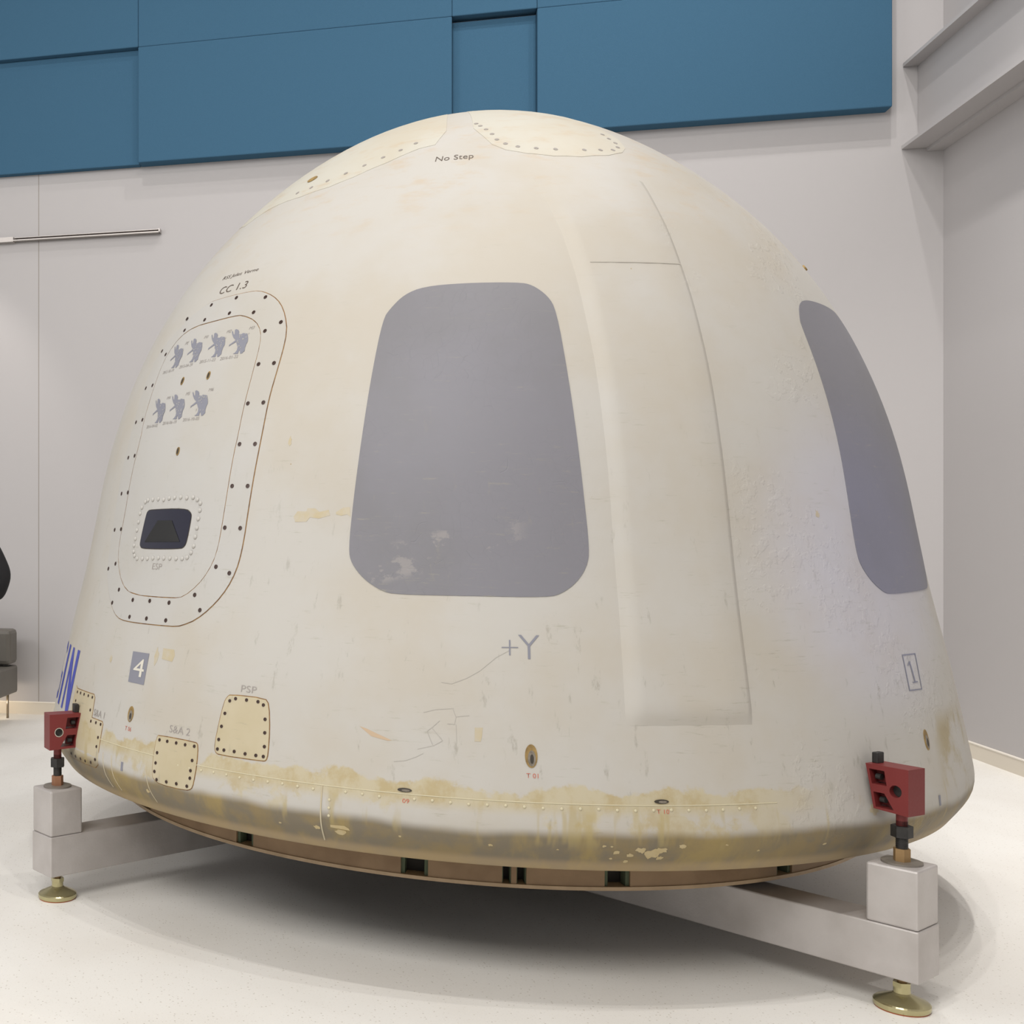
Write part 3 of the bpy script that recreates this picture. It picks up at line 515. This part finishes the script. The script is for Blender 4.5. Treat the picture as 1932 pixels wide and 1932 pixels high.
def ring_plate(name, outer, inner, off, m, parent, n=120):
    def resamp(p):
        c = (sum(a for a, _ in p) / len(p), sum(b for _, b in p) / len(p)); k = .055
        pa = sorted(((math.atan2(z - c[1], (t - c[0]) * k * .55), (t, z)) for t, z in chaikin(p, 2)))
        A = [a for a, _ in pa]; out = []
        for i in range(n):
            x = -PI + 2 * PI * (i + .5) / n; j = next((k_ for k_, a in enumerate(A) if a > x), len(A))
            a0, p0 = pa[j - 1]; a1, p1 = pa[j % len(pa)]
            if j == 0: a0 -= 2 * PI
            if j == len(A): a1 += 2 * PI
            f = (x - a0) / max(a1 - a0, 1e-9); out.append((p0[0] + (p1[0] - p0[0]) * f, p0[1] + (p1[1] - p0[1]) * f))
        return out
    O, I = resamp(outer), resamp(inner); b = bmesh.new(); rows = []
    K = 6
    for k in range(K + 1):
        f = k / K; rows.append([b.verts.new(S(O[i][0] * (1 - f) + I[i][0] * f, O[i][1] * (1 - f) + I[i][1] * f, off)) for i in range(n)])
    for a, c in zip(rows, rows[1:]):
        for i in range(n):
            f = b.faces.new((a[i], a[(i + 1) % n], c[(i + 1) % n], c[i])); f.smooth = True
    for row, P in ((rows[0], O), (rows[-1], I)):
        t = [b.verts.new(v.co) for v in row]; l = [b.verts.new(S(P[i][0], P[i][1], 0)) for i in range(n)]
        for i in range(n): b.faces.new((t[i], t[(i + 1) % n], l[(i + 1) % n], l[i]))
    b.normal_update()
    for f in b.faces:
        if f.smooth and f.normal.dot(f.calc_center_median() - Vector((0, 0, 1.2))) < 0: f.normal_flip()
    return obj(name, b, m, parent, recalc=False)
_cache = {}
def stud(name, th, z, off, parent, m, r=.008, h=.002, kind='flat'):
    key = (name, r, h, kind)
    if key not in _cache:
        b = bmesh.new()
        if kind == 'dome':
            lathe(b, [(r, 0), (r * .92, h * .4), (r * .6, h * .85), (r * .2, h)], 10)
        else:
            lathe(b, [(r, 0), (r, h), (r * .55, h), (r * .5, h * .3), (.0008, h * .3)], 12)
        me = bpy.data.meshes.new(name); bmesh.ops.recalc_face_normals(b, faces=b.faces); b.to_mesh(me); b.free(); me.materials.append(m); _cache[key] = me
        me.polygons.foreach_set('use_smooth', [kind == 'dome'] * len(me.polygons))
    o = link(name, _cache[key], parent)
    o.matrix_local = Matrix.Translation(S(th, z, off)) @ Nrm(th, z).to_track_quat('Z', 'Y').to_matrix().to_4x4()
    return o

def text(name, s, th, z, w, h, m, parent, off=.0012, align='l', shear=0.0, bold=-.006):
    """flat lettering wrapped on the dome: th,z of the baseline start, w in degrees, h in z"""
    cu = bpy.data.curves.new(name, 'FONT'); cu.body = s; cu.size = 1; cu.resolution_u = 3; cu.shear = shear; cu.offset = bold
    t = bpy.data.objects.new(name, cu); COL.objects.link(t); bpy.context.view_layer.update()
    me = t.evaluated_get(bpy.context.evaluated_depsgraph_get()).to_mesh(); b = bmesh.new(); b.from_mesh(me)
    t.to_mesh_clear(); bpy.data.objects.remove(t)
    x0 = min(v.co.x for v in b.verts); x1 = max(v.co.x for v in b.verts); y1 = max(v.co.y for v in b.verts if True); y0 = 0
    for v in b.verts: v.co = S(th + (v.co.x - x0) / (x1 - x0) * w, z + v.co.y / y1 * h, off)
    b.normal_update()
    for f in b.faces:
        if f.normal.dot(f.calc_center_median() - Vector((0, 0, 1.2))) < 0: f.normal_flip()
    return obj(name, b, m, parent, recalc=False)
def marks(name, polys, m, parent, off=.0012):
    b = bmesh.new()
    for P in polys:
        n = len(P); fs = b.faces.new([b.verts.new((x, y, 0)) for x, y in P])
    xs = [v.co.x for v in b.verts]; ys = [v.co.y for v in b.verts]
    u = math.ceil(min(xs) / 2) * 2
    while u < max(xs): bmesh.ops.bisect_plane(b, geom=b.verts[:] + b.edges[:] + b.faces[:], dist=1e-6, plane_co=(u, 0, 0), plane_no=(1, 0, 0)); u += 2
    u = math.ceil(min(ys) / .06) * .06
    while u < max(ys): bmesh.ops.bisect_plane(b, geom=b.verts[:] + b.edges[:] + b.faces[:], dist=1e-6, plane_co=(0, u, 0), plane_no=(0, 1, 0)); u += .06
    bmesh.ops.triangulate(b, faces=b.faces[:])
    for v in b.verts: v.co = S(v.co.x, v.co.y, off)
    b.normal_update()
    for f in b.faces:
        if f.normal.dot(f.calc_center_median() - Vector((0, 0, 1.2))) < 0: f.normal_flip()
    return obj(name, b, m, parent, recalc=False)
def ell(th, z, a, b_, n=24, rot=0):   # ellipse, a in degrees, b_ in z
    return [(th + a * math.cos(2 * PI * i / n), z + b_ * math.sin(2 * PI * i / n)) for i in range(n)]
def blob(th, z, a, b_, j=.3, n=14):
    return [(th + a * k * math.cos(2 * PI * i / n), z + b_ * k * math.sin(2 * PI * i / n)) for i in range(n) for k in (1 + random.uniform(-j, j),)]

# windows
WP = chaikin(F['window'], 2)
patch('window_cover', WP, .0018, GREY, cap_root)['label'] = 'flat grey window shape facing the front'
patch('window_cover', [(t + 58.2, z) for t, z in WP], .0018, GREY, cap_root)['label'] = 'grey window shape at the right edge of the dome'

# hatch
hin = F['hatch_inner']; hout = F['hatch_outer']
gp = ring_plate('hatch_gap', offset(hout, .0035), offset(hin, -.012), .0007, GAP, cap_root)
fr = ring_plate('hatch_frame', hout, offset(hin, .0025), .0026, DOOR, cap_root)
hd = patch('hatch_door', chaikin(offset(hin, -.0015), 1), .0016, DOOR, cap_root)
for t, z in F['bolt_o'] + F['bolt_i']: stud('bolt', t, z, .0026, fr, BOLT, .0085, .0014)
for t, z in F['slots']: patch('lock_slot', ell(t, z, .34, .017), .0034, BRASSY, hd, .001); patch('lock_slot', ell(t, z, .2, .012), .0040, DARKIN, hd, .001)
for t, z in F['rivets']: stud('rivet', t, z, .0016, hd, DOOR, .0095, .006, 'dome')
hw = chaikin(F['hwin'], 2)
patch('window_rim', offset(hw, .003), .0028, DARKIN, hd, .001)
patch('window_pane', hw, .0034, GLASS, hd, .001)
patch('lens_hood', F['htrap'], .0052, BLACK, hd, .003)
text('lettering', 'ESP', -56.5, 1.387, 2.0, .024, INK, hd, .0024)
# small stencilled figures with a mission number and a date
E0 = F['emb_out']; Ec = F['emb_c'][0]
for (t, z), n_, dt in zip(F['emb_c'], ['M3', 'M2', 'M1', 'PE', 'M6', 'M5', 'M4'], ['2016-01-22', '2015-11-23', '2015-04-29', '2012-10-19', '2016-10-05', '2016-06-19', '2016-04-02']):
    em = marks('stencil', [[(a - Ec[0] + t, b - Ec[1] + z) for a, b in E0]], INKG, hd, .0026)
    fl = []
    for k in range(16):
        a = t + 1.0 + random.uniform(-.1, 1.75); c = z - .025 - random.uniform(0, .062) ; fl.append([(a, c), (a + .10, c + .001), (a + .13, c + .005), (a + .03, c + .0055)])
    marks('shell_fleck', fl, DOOR, em, .0034)['kind'] = 'stuff'
    text('lettering', n_, t + 2.55, z - .009, .95, .0125, INK, em, .0026, shear=.2)
    text('lettering', dt, t - .5 - .9, z - .1215, 3.5, .0125, INK, em, .0026)

# access panels
def access(name, poly, bolts, label, m=CREAM, br=.0062):
    e = patch('access_panel', poly, .0022, m, cap_root); e['label'] = label
    patch('panel_gap', offset(poly, .0032), .0008, GAP, e)
    for t, z in bolts: stud('bolt', t, z, .0022, e, BOLT, br, .0014)
    return e
access('psp', chaikin(F['psp'], 1), F['psp_b'], 'cream trapezoid access panel lettered PSP')
access('sa2', chaikin(F['sa2'], 1), F['sa2_b'], 'cream square access panel below the S&A 2 lettering')
access('sa1', F['sa1'][:3] + F['sa1'][3:8] + [(-66.5, .583), (-70.2, .578), (-71.6, .60), (-71.2, .87)], F['sa1_b'], 'stepped cream access panel at the left behind the red clamp', SOOTCREAM)

# moulded cable cover: raised strip from the nose down the right of the front window
b = bmesh.new(); rows = []
Lp = F['ridgeL'][::-1]; Rp = F['ridgeR'][::-1]
def ip(P, z):
    P = sorted(P, key=lambda a: a[1])
    if z <= P[0][1]: return P[0][0]
    for a, c in zip(P, P[1:]):
        if z <= c[1]: return a[0] + (c[0] - a[0]) * (z - a[1]) / (c[1] - a[1])
    return P[-1][0]
LL = [(.2, .95), (.45, 1.3), (.3, 1.75), (0, 2.15), (-.5, 2.45), (-1.2, 2.65), (-3, 2.85), (-4.3, 3.0)]; RL = [(11.2, .95), (11.6, 1.4), (11.9, 1.9), (12.5, 2.25), (13.1, 2.5), (14.2, 2.75), (16.2, 3.0)]
zz_ = [.945, .965, .985, 1.02] + [1.08 + i * .05 for i in range(37)]
for j, z in enumerate(zz_):
    l, r_ = ip(LL, z), ip(RL, z); k = math.degrees(1 / R(z)); hh = .013 * min(1, j / 2) * (1 if z < 2.7 else max(.25, 1 - (z - 2.7) / .28))
    row = []
    for d, o in [(-.045, .0002), (-.02, .4), (0, .92), (.02, 1)]: row.append((l + d * k, o))
    for f in (.25, .5, .75): row.append((l + (r_ - l) * f, 1))
    for d, o in [(-.012, 1), (-.004, .85), (.006, .25), (.014, .0002)]: row.append((r_ + d * k, o))
    rows.append([b.verts.new(S(t, z, max(o * hh, .0003) if o > .001 else -.001)) for t, o in row])
for a, c in zip(rows, rows[1:]):
    for i in range(len(a) - 1): b.faces.new((a[i], a[i + 1], c[i + 1], c[i]))
b.normal_update()
for f in b.faces:
    if f.normal.dot(f.calc_center_median() - Vector((0, 0, 1.2))) < 0: f.normal_flip()
obj('cable_cover', b, WHITE, cap_root, True, recalc=False)['label'] = 'raised moulded strip right of the front window'
marks('seam_line', [[(.0, 2.492), (13, 2.496), (13, 2.499), (.0, 2.495)]], FAINT, cap_root, .0142)

# parachute lids on the nose, with holes
def xy(t, z, k=1.0): return (k * R(z) * math.sin(rad(t)), -k * R(z) * math.cos(rad(t)))
def lid(pts, holes, label, closing):
    e = patch('nose_lid', [xy(t, z) for t, z in pts] + closing, .0014, LID, cap_root, plan=True); e['label'] = label
    for t, z in holes: stud('hole', t, z, .0015, e, INK, .009, .001)
ta = F['top_edge'][0:]; 
lid(ta + [(24, 3.15), (26, 3.28)], F['top_holes'], 'cream lid at the nose edged with small holes', [xy(20, 3.42), xy(-20, 3.42), xy(-16, 3.28), xy(-15.5, 3.2)])
tl = F['tl_edge']
lid([(-80, 2.93), (-72, 2.90)] + tl[:-1] + [(-24.5, 3.11), (-23, 3.2)], F['tl_holes'], 'cream lid on the upper left of the nose', [xy(-30, 3.40), xy(-80, 3.42), xy(-95, 3.2), xy(-90, 3.02)])
patch('vent_port', ell(-56.4, F['bighole'][0][1], 1.5, .014), .0042, BRASSY, cap_root, .002)
stud('lifting_stud', 62, 2.66, 0, cap_root, BRASSY, .014, .02)

# lettering
T = lambda s, k, m, off=.0012, parent=cap_root, dz=0, **kw: text('lettering', s, F[k][0][0], (F[k][0][1] + F[k][1][1]) / 2 + dz, F[k][1][0] - F[k][0][0], F[k][2][1] - F[k][0][1], m, parent, off, **kw)
T('No Step', 'nostep', INKD); T('CC 1.3', 'cc13', INKD); T('RSS Jules Verne', 'rss', INKD, shear=.2)
T('PSP', 'pspt', INK); T('S&A 2', 'sa2t', INK); T('S&A 1', 'sa1t', INK)
T('T 06', 't06', INKR); T('T 01', 't01', INKR); T('09', 't09', INKR); T('T 10', 't10', INKR)
marks('plus_sign', [[(-12.26, 1.1775), (-10.7, 1.1785), (-10.7, 1.1815), (-12.26, 1.1805)], [(-11.56, 1.155), (-11.42, 1.155), (-11.42, 1.203), (-11.56, 1.203)]], INKG, cap_root, .0013)
text('lettering', 'Y', -10.68, 1.143, 2.0, .077, INKG, cap_root, .0013, bold=-.016)
ns = marks('number_square', [F['four']], INKG, cap_root, .0012)
text('lettering', '4', -56.15, .974, 2.1, .068, INKW, ns, .0020, bold=0)
o1 = F['one']
def frame_pts(p, d):
    c = (sum(a for a, _ in p) / 4, sum(b for _, b in p) / 4); return [(c[0] + (a - c[0]) * d[0], c[1] + (b - c[1]) * d[1]) for a, b in p]
ii = frame_pts(o1, (.88, .94))
marks('number_frame', [[o1[i], o1[(i + 1) % 4], ii[(i + 1) % 4], ii[i]] for i in range(4)], INKG, cap_root)
marks('number_one', [[(36.22, 1.034), (36.52, 1.034), (36.30, 1.106), (36.0, 1.106)], [(35.75, 1.033), (37.0, 1.033), (37.0, 1.037), (35.75, 1.037)], [(36.0, 1.106), (36.0, 1.099), (35.55, 1.090), (35.5, 1.094)]], INKG, cap_root)
for k in ('tick1', 'tick2'):
    (t0, z0), (t1, z1), (t2, z2) = F[k]; marks('tick_mark', [[(t0, z0), (t1, z0), (t1, z2), (t0, z2)]], INKG, cap_root)
# blue letters running round the left flank
zt_, zb_ = 1.010, .742
Np = [(-77.4, zb_), (-77.4, zt_), (-76.3, zt_), (-74.15, .85), (-74.15, zt_), (-72.85, zt_), (-72.85, zb_), (-74.4, zb_), (-76.4, .917), (-76.4, zb_)]
marks('letter_n', [Np], INKB, cap_root, .0012)
marks('letter_i', [[(-81.1, zb_), (-79.5, zb_), (-79.5, zt_), (-81.1, zt_)]], INKB, cap_root, .0012)
text('letter_g', 'G', -88.6, zb_, 5.6, zt_ - zb_, INKB, cap_root, .0012)

# thruster ports with rolled rims
def port(t, z, a, h, rot=False):
    e = patch('thruster_port', ell(t, z, a, h), .0016, BRASSY, cap_root)
    patch('port_mouth', ell(t + .04, z - h * .2, a * .62, h * .68), .0024, PORTIN, e, .001); patch('throat_shade', ell(t + .06, z - h * .25, a * .30, h * .40), .0030, DARKIN, e, .001)  # dark inner ellipse is flat, painting in the shade of a recess
port(-55.12, .831, .55, .030); port(-9.69, .845, .56, .036); port(36.1, .840, .52, .035)
for t in (-21.0, 1.74):
    e = patch('thruster_port', ell(t, .7165, .66, .0065), .0022, DARKIN, cap_root); patch('port_mouth', ell(t + .1, .7155, .38, .0035), .0028, PORTIN, e, .001)

# weld bead round the shoulder, fastener heads below it, upright beads
def bead(name, path, r, m, parent):
    b = bmesh.new(); rows = []
    for i, (t, z) in enumerate(path):
        p_ = S(t, z, r * .2); n_ = Nrm(t, z); q0 = S(*path[max(i - 1, 0)]); q1 = S(*path[min(i + 1, len(path) - 1)]); tg = (q1 - q0).normalized(); sd = tg.cross(n_)
        rows.append([b.verts.new(p_ + sd * r * math.cos(a) + n_ * r * .6 * math.sin(a)) for a in [k * PI / 4 - .1 for k in range(6)]])
    for a, c in zip(rows, rows[1:]):
        for i in range(5): b.faces.new((a[i], a[i + 1], c[i + 1], c[i]))
    return obj(name, b, m, parent, True)
bead('weld_bead', [(t, .7045) for t in range(-100, 14, 1)], .0017, FAST, cap_root)
bead('weld_bead', [(-28.9, .7045 - i * .01) for i in range(20)], .0028, CREAM, cap_root)
for tt in (-59.5, -57.6, -50.9): bead('weld_bead', [(tt + i * .06, .66 - i * .009) for i in range(16)], .0018, CREAM, cap_root)
t = -46.0
while t < 12:
    if abs(t + 28.9) > .9 and abs(t + 21) > .9: stud('fastener', t, .690 + .0015 * math.sin(t * 3), .0002, cap_root, FAST, .0052, .0022, 'dome')
    t += 1.62
for i in range(3): stud('fastener', -28.1, .66 - i * .026, .0002, cap_root, FAST, .0052, .0022, 'dome')

# tape ghosts and chips
def spot(poly, m, name='stain_mark', off=.0006): return patch(name, poly, off, m, cap_root, 0.0, gu=2, gv=.03)
spot([(-35.05, 1.598), (-34.6, 1.617), (-33.5, 1.617), (-33.4, 1.628), (-32.4, 1.627), (-31.9, 1.615), (-30.8, 1.622), (-30.6, 1.603), (-31.9, 1.592), (-33, 1.596), (-33.4, 1.580), (-34.8, 1.579)], STAIN)
spot([(-29.9, 1.615), (-29.1, 1.63), (-28.35, 1.632), (-28.2, 1.598), (-28.6, 1.607), (-29.3, 1.602), (-29.9, 1.607)], STAIN)
spot([(-51.3, 1.095), (-49.4, 1.095), (-49.1, 1.075), (-49.4, 1.05), (-51.2, 1.055)], STAIN)
spot(blob(-52.2, 1.06, .35, .03), STAIN); spot(blob(-61.8, 1.02, .3, .013, .5), STAIN)
spot([(-25.6, .905), (-24.9, .899), (-23.8, .885), (-22.4, .868), (-22.8, .866), (-24.4, .876)], mat('rust_smear', srgb(178, 156, 130), .6))
spot([(-14.75, .925), (-14.0, .926), (-14.1, .895), (-14.2, .882), (-14.75, .882)], STAIN)
spot(blob(24.3, 1.62, .28, .014, .5), STAIN); spot(blob(-36.6, 1.87, .2, .016, .5), STAIN)
spot(blob(26.2, .80, .45, .014, .4), STAIN); spot(blob(24.6, .655, .6, .016, .3), STAIN)
for (t, z), sz in zip(F['chips'][:4] + F['chips'][4:], [.75, .45, .45, .3, .38, .28, .3, .16, .14, .14, .2, .5, .3]): spot(blob(t, z, sz, sz * .022, .35), CHIP, 'paint_chip')
spot([(-28.0, .578), (-26.6, .580), (-26.2, .572), (-26.1, .565), (-27.2, .567), (-28.0, .569)], CHIP, 'paint_chip')
for t, z, sz in [(-33.3, .556, .15), (-21.4, .566, .16), (-13.3, .563, .2), (7.8, .58, .12), (-44, .62, .12), (-50.8, .565, .35), (11.2, .555, .15), (18.5, .56, .18), (-7.4, .56, .12)]: spot(blob(t, z, sz, sz * .02, .4, 9), CHIP, 'paint_chip')

CR = [[(-11.523, 1.17), (-12.784, 1.146), (-14.314, 1.102), (-15.558, 1.077), (-16.941, 1.058), (-17.923, 1.061)], [(-22.119, 0.802), (-21.014, 0.808), (-20.065, 0.822), (-19.392, 0.835)], [(-19.113, 0.905), (-18.641, 0.918), (-17.97, 0.94)], [(-19.113, 0.905), (-18.744, 0.876), (-18.525, 0.86), (-17.652, 0.878), (-18.355, 0.904), (-18.64, 0.915)], [(-19.954, 0.847), (-18.593, 0.86)], [(-19.516, 0.963), (-18.411, 0.974), (-16.689, 0.981)], [(-16.756, 0.977), (-16.47, 0.955), (-16.594, 0.931), (-17.278, 0.932)], [(-16.458, 0.931), (-16.361, 0.872)], [(-16.47, 0.955), (-15.245, 0.961)]]
for c_ in CR:
    qd = []
    for (t0, z0), (t1, z1) in zip(c_, c_[1:]):
        dt, dz = (t1 - t0) * .034, z1 - z0; L_ = max(math.hypot(dt, dz), 1e-6); nx, nz = -dz / L_ * .0006 / .034, dt / L_ * .0006
        qd.append([(t0 - nx, z0 - nz), (t1 - nx, z1 - nz), (t1 + nx, z1 + nz), (t0 + nx, z0 + nz)])
    for q_ in qd: marks('paint_crack', [q_], CRK, cap_root, .0007)
# ------------------------------------------------------------------ heat-shield base ring with rectangular notches
RA, ZA = 1.6813, .339
gaps = [(-67.6, -65.4), (-45.6, -42.8), (-22.9, -19.7), (-11.3, -10.3), (-9.7, -8.6), (.25, 3.25), (23.3, 26.0), (46.5, 49), (-90, -87.5), (69, 71.5)]
gaps.sort(); edges_ = [-100] + [x for g_ in gaps for x in g_] + [100]
def arc_box(name, t0, t1, z0, z1, r0, r1, m, parent, n=None):
    n = n or max(2, int(abs(t1 - t0) / 1.5)); b = bmesh.new(); rows = []
    for i in range(n + 1):
        t = rad(t0 + (t1 - t0) * i / n); rows.append([b.verts.new((r * math.sin(t), -r * math.cos(t), z)) for r, z in ((r0, z0), (r1, z0), (r1, z1), (r0, z1))])
    for a, c in zip(rows, rows[1:]):
        for i in range(4): b.faces.new((a[i], a[(i + 1) % 4], c[(i + 1) % 4], c[i]))
    b.faces.new(rows[0]); b.faces.new(rows[-1]); return obj(name, b, m, parent)
for i in range(0, len(edges_), 2): arc_box('base_segment', edges_[i], edges_[i + 1], ZA + .012, .50, RA - .05, RA, BASEB, cap_root)
arc_box('base_segment', 100, 260, ZA + .012, .50, RA - .05, RA, BASEB, cap_root, 90)
arc_box('base_lip', -180, 180, ZA, ZA + .0125, RA - .055, RA + .004, LIP, cap_root, 240)
b = bmesh.new(); lathe(b, [(RA - .052, ZA + .006), (RA - .052, ZA + .10), (.2, ZA + .12), (.2, ZA + .006)], 96); obj('base_plate', b, DARK, cap_root)
for g0, g1 in gaps:
    w_ = .45 if g1 - g0 > 1.5 else .12
    arc_box('notch_padding', g0, g0 + w_, ZA + .0125, .49, RA - .045, RA - .008, GREEN, cap_root, 2); arc_box('notch_padding', g1 - w_, g1, ZA + .0125, .49, RA - .045, RA - .008, GREEN, cap_root, 2)

# ------------------------------------------------------------------ display stand
stand = empty('display_stand', (AX.x, AX.y, 0), 'brushed aluminium beam stand with red clamps on levelling feet under the capsule', 'stand')
MI = Matrix.Translation((-AX.x, -AX.y, 0))
def sp(name, bm, m, parent=stand, smooth=False):
    o = obj(name, bm, m, parent, smooth)
    if parent == stand: o.matrix_parent_inverse = MI
    return o
ZB0, ZB1, ZP, BW = .111, .276, .464, .155
dL = Vector((.81706, .57655)); dR = Vector((-.57655, .81706))
cL = Vector((-.386, 4.818)); cR = Vector((2.411, 3.690))
cT = cL + dL * 3.96
aL = math.atan2(dL.y, dL.x)
def beam(c0, d, L, back=BW / 2):
    b = bmesh.new(); m_ = c0 + d * ((L - back) / 2); box(b, (m_.x, m_.y, (ZB0 + ZB1) / 2), (L + back, BW, ZB1 - ZB0), math.atan2(d.y, d.x), .005); return sp('beam', b, ALU)
beam(cL, dL, 3.96 + BW / 2); beam(cR, dR, 2.555 - BW / 2 - .004)
def support(c, name=''):
    b = bmesh.new(); box(b, (c.x, c.y, (ZB1 + ZP) / 2 + .0005), (BW - .004, BW - .004, ZP - ZB1), aL, .007); sp('post', b, ALU)
    b = bmesh.new(); prism(b, [(c.x + .058 * math.cos(a * PI / 24), c.y + .058 * math.sin(a * PI / 24)) for a in range(48)], ZP, ZP + .007); sp('washer', b, DISC)
    hexa = lambda r, o_=.2: [(c.x + r * math.cos(a * PI / 3 + o_), c.y + r * math.sin(a * PI / 3 + o_)) for a in range(6)]
    b = bmesh.new(); prism(b, hexa(.0245), ZP + .007, ZP + .047); sp('hex_nut', b, COPPER if c is cL else BRASS)
    b = bmesh.new(); cyl(b, (c.x, c.y, ZP + .047), (c.x, c.y, .60), .0165, seg=24)
    for k in range(7): cyl(b, (c.x, c.y, ZP + .052 + k * .006), (c.x, c.y, ZP + .055 + k * .006), .0175, seg=24)
    sp('threaded_rod', b, BLKM)
    b = bmesh.new(); prism(b, hexa(.031, .5), .548, .584); sp('hex_nut', b, BLKM)
    b = bmesh.new(); cyl(b, (c.x, c.y, .584), (c.x, c.y, .63), .0165, seg=24); sp('clamp_stub', b, RED, smooth=False)
    # foot
    b = bmesh.new(); lathe(b, [(.078, .004), (.080, .008), (.080, .020), (.076, .024), (.03, .045), (.024, .05)], 48, (c.x, c.y)); ft = sp('levelling_foot', b, ZINC, smooth=False)
    b = bmesh.new(); lathe(b, [(.0765, .0), (.0765, .0045)], 48, (c.x, c.y)); o = sp('foot_pad', b, RUBBER, ft); o.matrix_parent_inverse = Matrix()
    b = bmesh.new(); lathe(b, [(.024, .048), (.024, .068)], 24, (c.x, c.y)); o = sp('foot_collar', b, ZINC, ft)
    b = bmesh.new(); prism(b, hexa(.027, .9), .068, .084); o = sp('foot_nut', b, ZINC, ft)
    b = bmesh.new(); cyl(b, (c.x, c.y, .084), (c.x, c.y, .112), .014, seg=16); o = sp('foot_stem', b, BRASS, ft)
    # clamp: local frame x = towards the capsule axis, y = sideways, z up
    d = (AX - c).normalized(); A = math.atan2(d.y, d.x); r0 = (AX - c).length
    def inner(z): return r0 - R(z) + .002
    zb_c, zt_c = .624, .772; X0 = -.046
    prof_ = [(X0, zb_c), (inner(zb_c) , zb_c + .006), (inner(.70), .70), (inner(zt_c), zt_c), (X0, zt_c)]
    b = bmesh.new(); th_ = .042
    a_ = [b.verts.new((x, -th_, z)) for x, z in prof_]; c_ = [b.verts.new((x, th_, z)) for x, z in prof_]
    # side faces with window openings are built as a frame of quads: outer loop bridged to holes by triangulated fill
    from mathutils.geometry import tessellate_polygon
    def hole_rect(x0, x1, z0, z1, sl=0.0): return [(x0 - sl, z0), (x0, z1), (x1, z1), (x1, z0)]
    xi = inner(.70); hw_ = xi - .014
    h1 = [(.022, .709), (.030, .756), (inner(.756) - .008, .756), (inner(.709) - .008, .709)]
    h2 = [(.000, .636), (.030, .684), (inner(.684) - .008, .684), (inner(.636) - .008, .636)]
    hc = [(-.006 + .0195 * math.cos(k * PI / 10), .697 + .0195 * math.sin(k * PI / 10)) for k in range(20)]
    bb_ = bmesh.new(); b.free()
    loops = [prof_, h1, h2, hc]; allp = [pt_ for l in loops for pt_ in l]
    tri = tessellate_polygon([[Vector((x, z, 0)) for x, z in l] for l in loops])
    lo = [bb_.verts.new((x, -th_, z)) for x, z in allp]; hi = [bb_.verts.new((x, th_, z)) for x, z in allp]
    for t_ in tri: bb_.faces.new([lo[i] for i in t_]); bb_.faces.new([hi[i] for i in t_])
    k0 = 0
    for l in loops:
        n_ = len(l)
        for i in range(n_): bb_.faces.new((lo[k0 + i], lo[k0 + (i + 1) % n_], hi[k0 + (i + 1) % n_], hi[k0 + i]))
        k0 += n_
    o = obj('clamp_block', bb_, RED, stand); o.matrix_local = Matrix.Translation((c.x - AX.x, c.y - AX.y, 0)) @ Matrix.Rotation(A, 4, 'Z')
    for zc_, xa in ((.7325, .078), (.660, .07)):
        b = bmesh.new(); box(b, ((inner(zc_) + .030) / 2, 0, zc_), (inner(zc_) - .036, .012, .040)); obj('web', b, RED, o)
        for s_ in (-1, 1):
            b = bmesh.new(); cyl(b, (inner(zc_) - .018, s_ * .024, zc_), (inner(zc_) - .034, s_ * .024, zc_), .010, seg=12); obj('bolt_head', b, BLKM, o)
    b = bmesh.new(); cyl(b, (-.006, -.022, .697), (-.006, .022, .697), .0193, seg=20); obj('pin', b, BLKM, o)
    if c is cL:
        b = bmesh.new(); rr_ = []
        for r_ in (.0192, .0160):
            for y_ in (-.0425, .0425): rr_.append([b.verts.new((-.006 + r_ * math.cos(k * PI / 12), y_, .697 + r_ * math.sin(k * PI / 12))) for k in range(24)])
        for u_, v_ in ((0, 1), (1, 3), (3, 2), (2, 0)):
            for k in range(24): b.faces.new((rr_[u_][k], rr_[u_][(k + 1) % 24], rr_[v_][(k + 1) % 24], rr_[v_][k]))
        obj('bushing', b, STEEL, o)
    b = bmesh.new(); box(b, (inner(zt_c) - .014, 0, zt_c + .017), (.020, .034, .036), 0, .003); obj('keeper_bolt', b, BLKM, o)
support(cL); support(cR); support(cT)
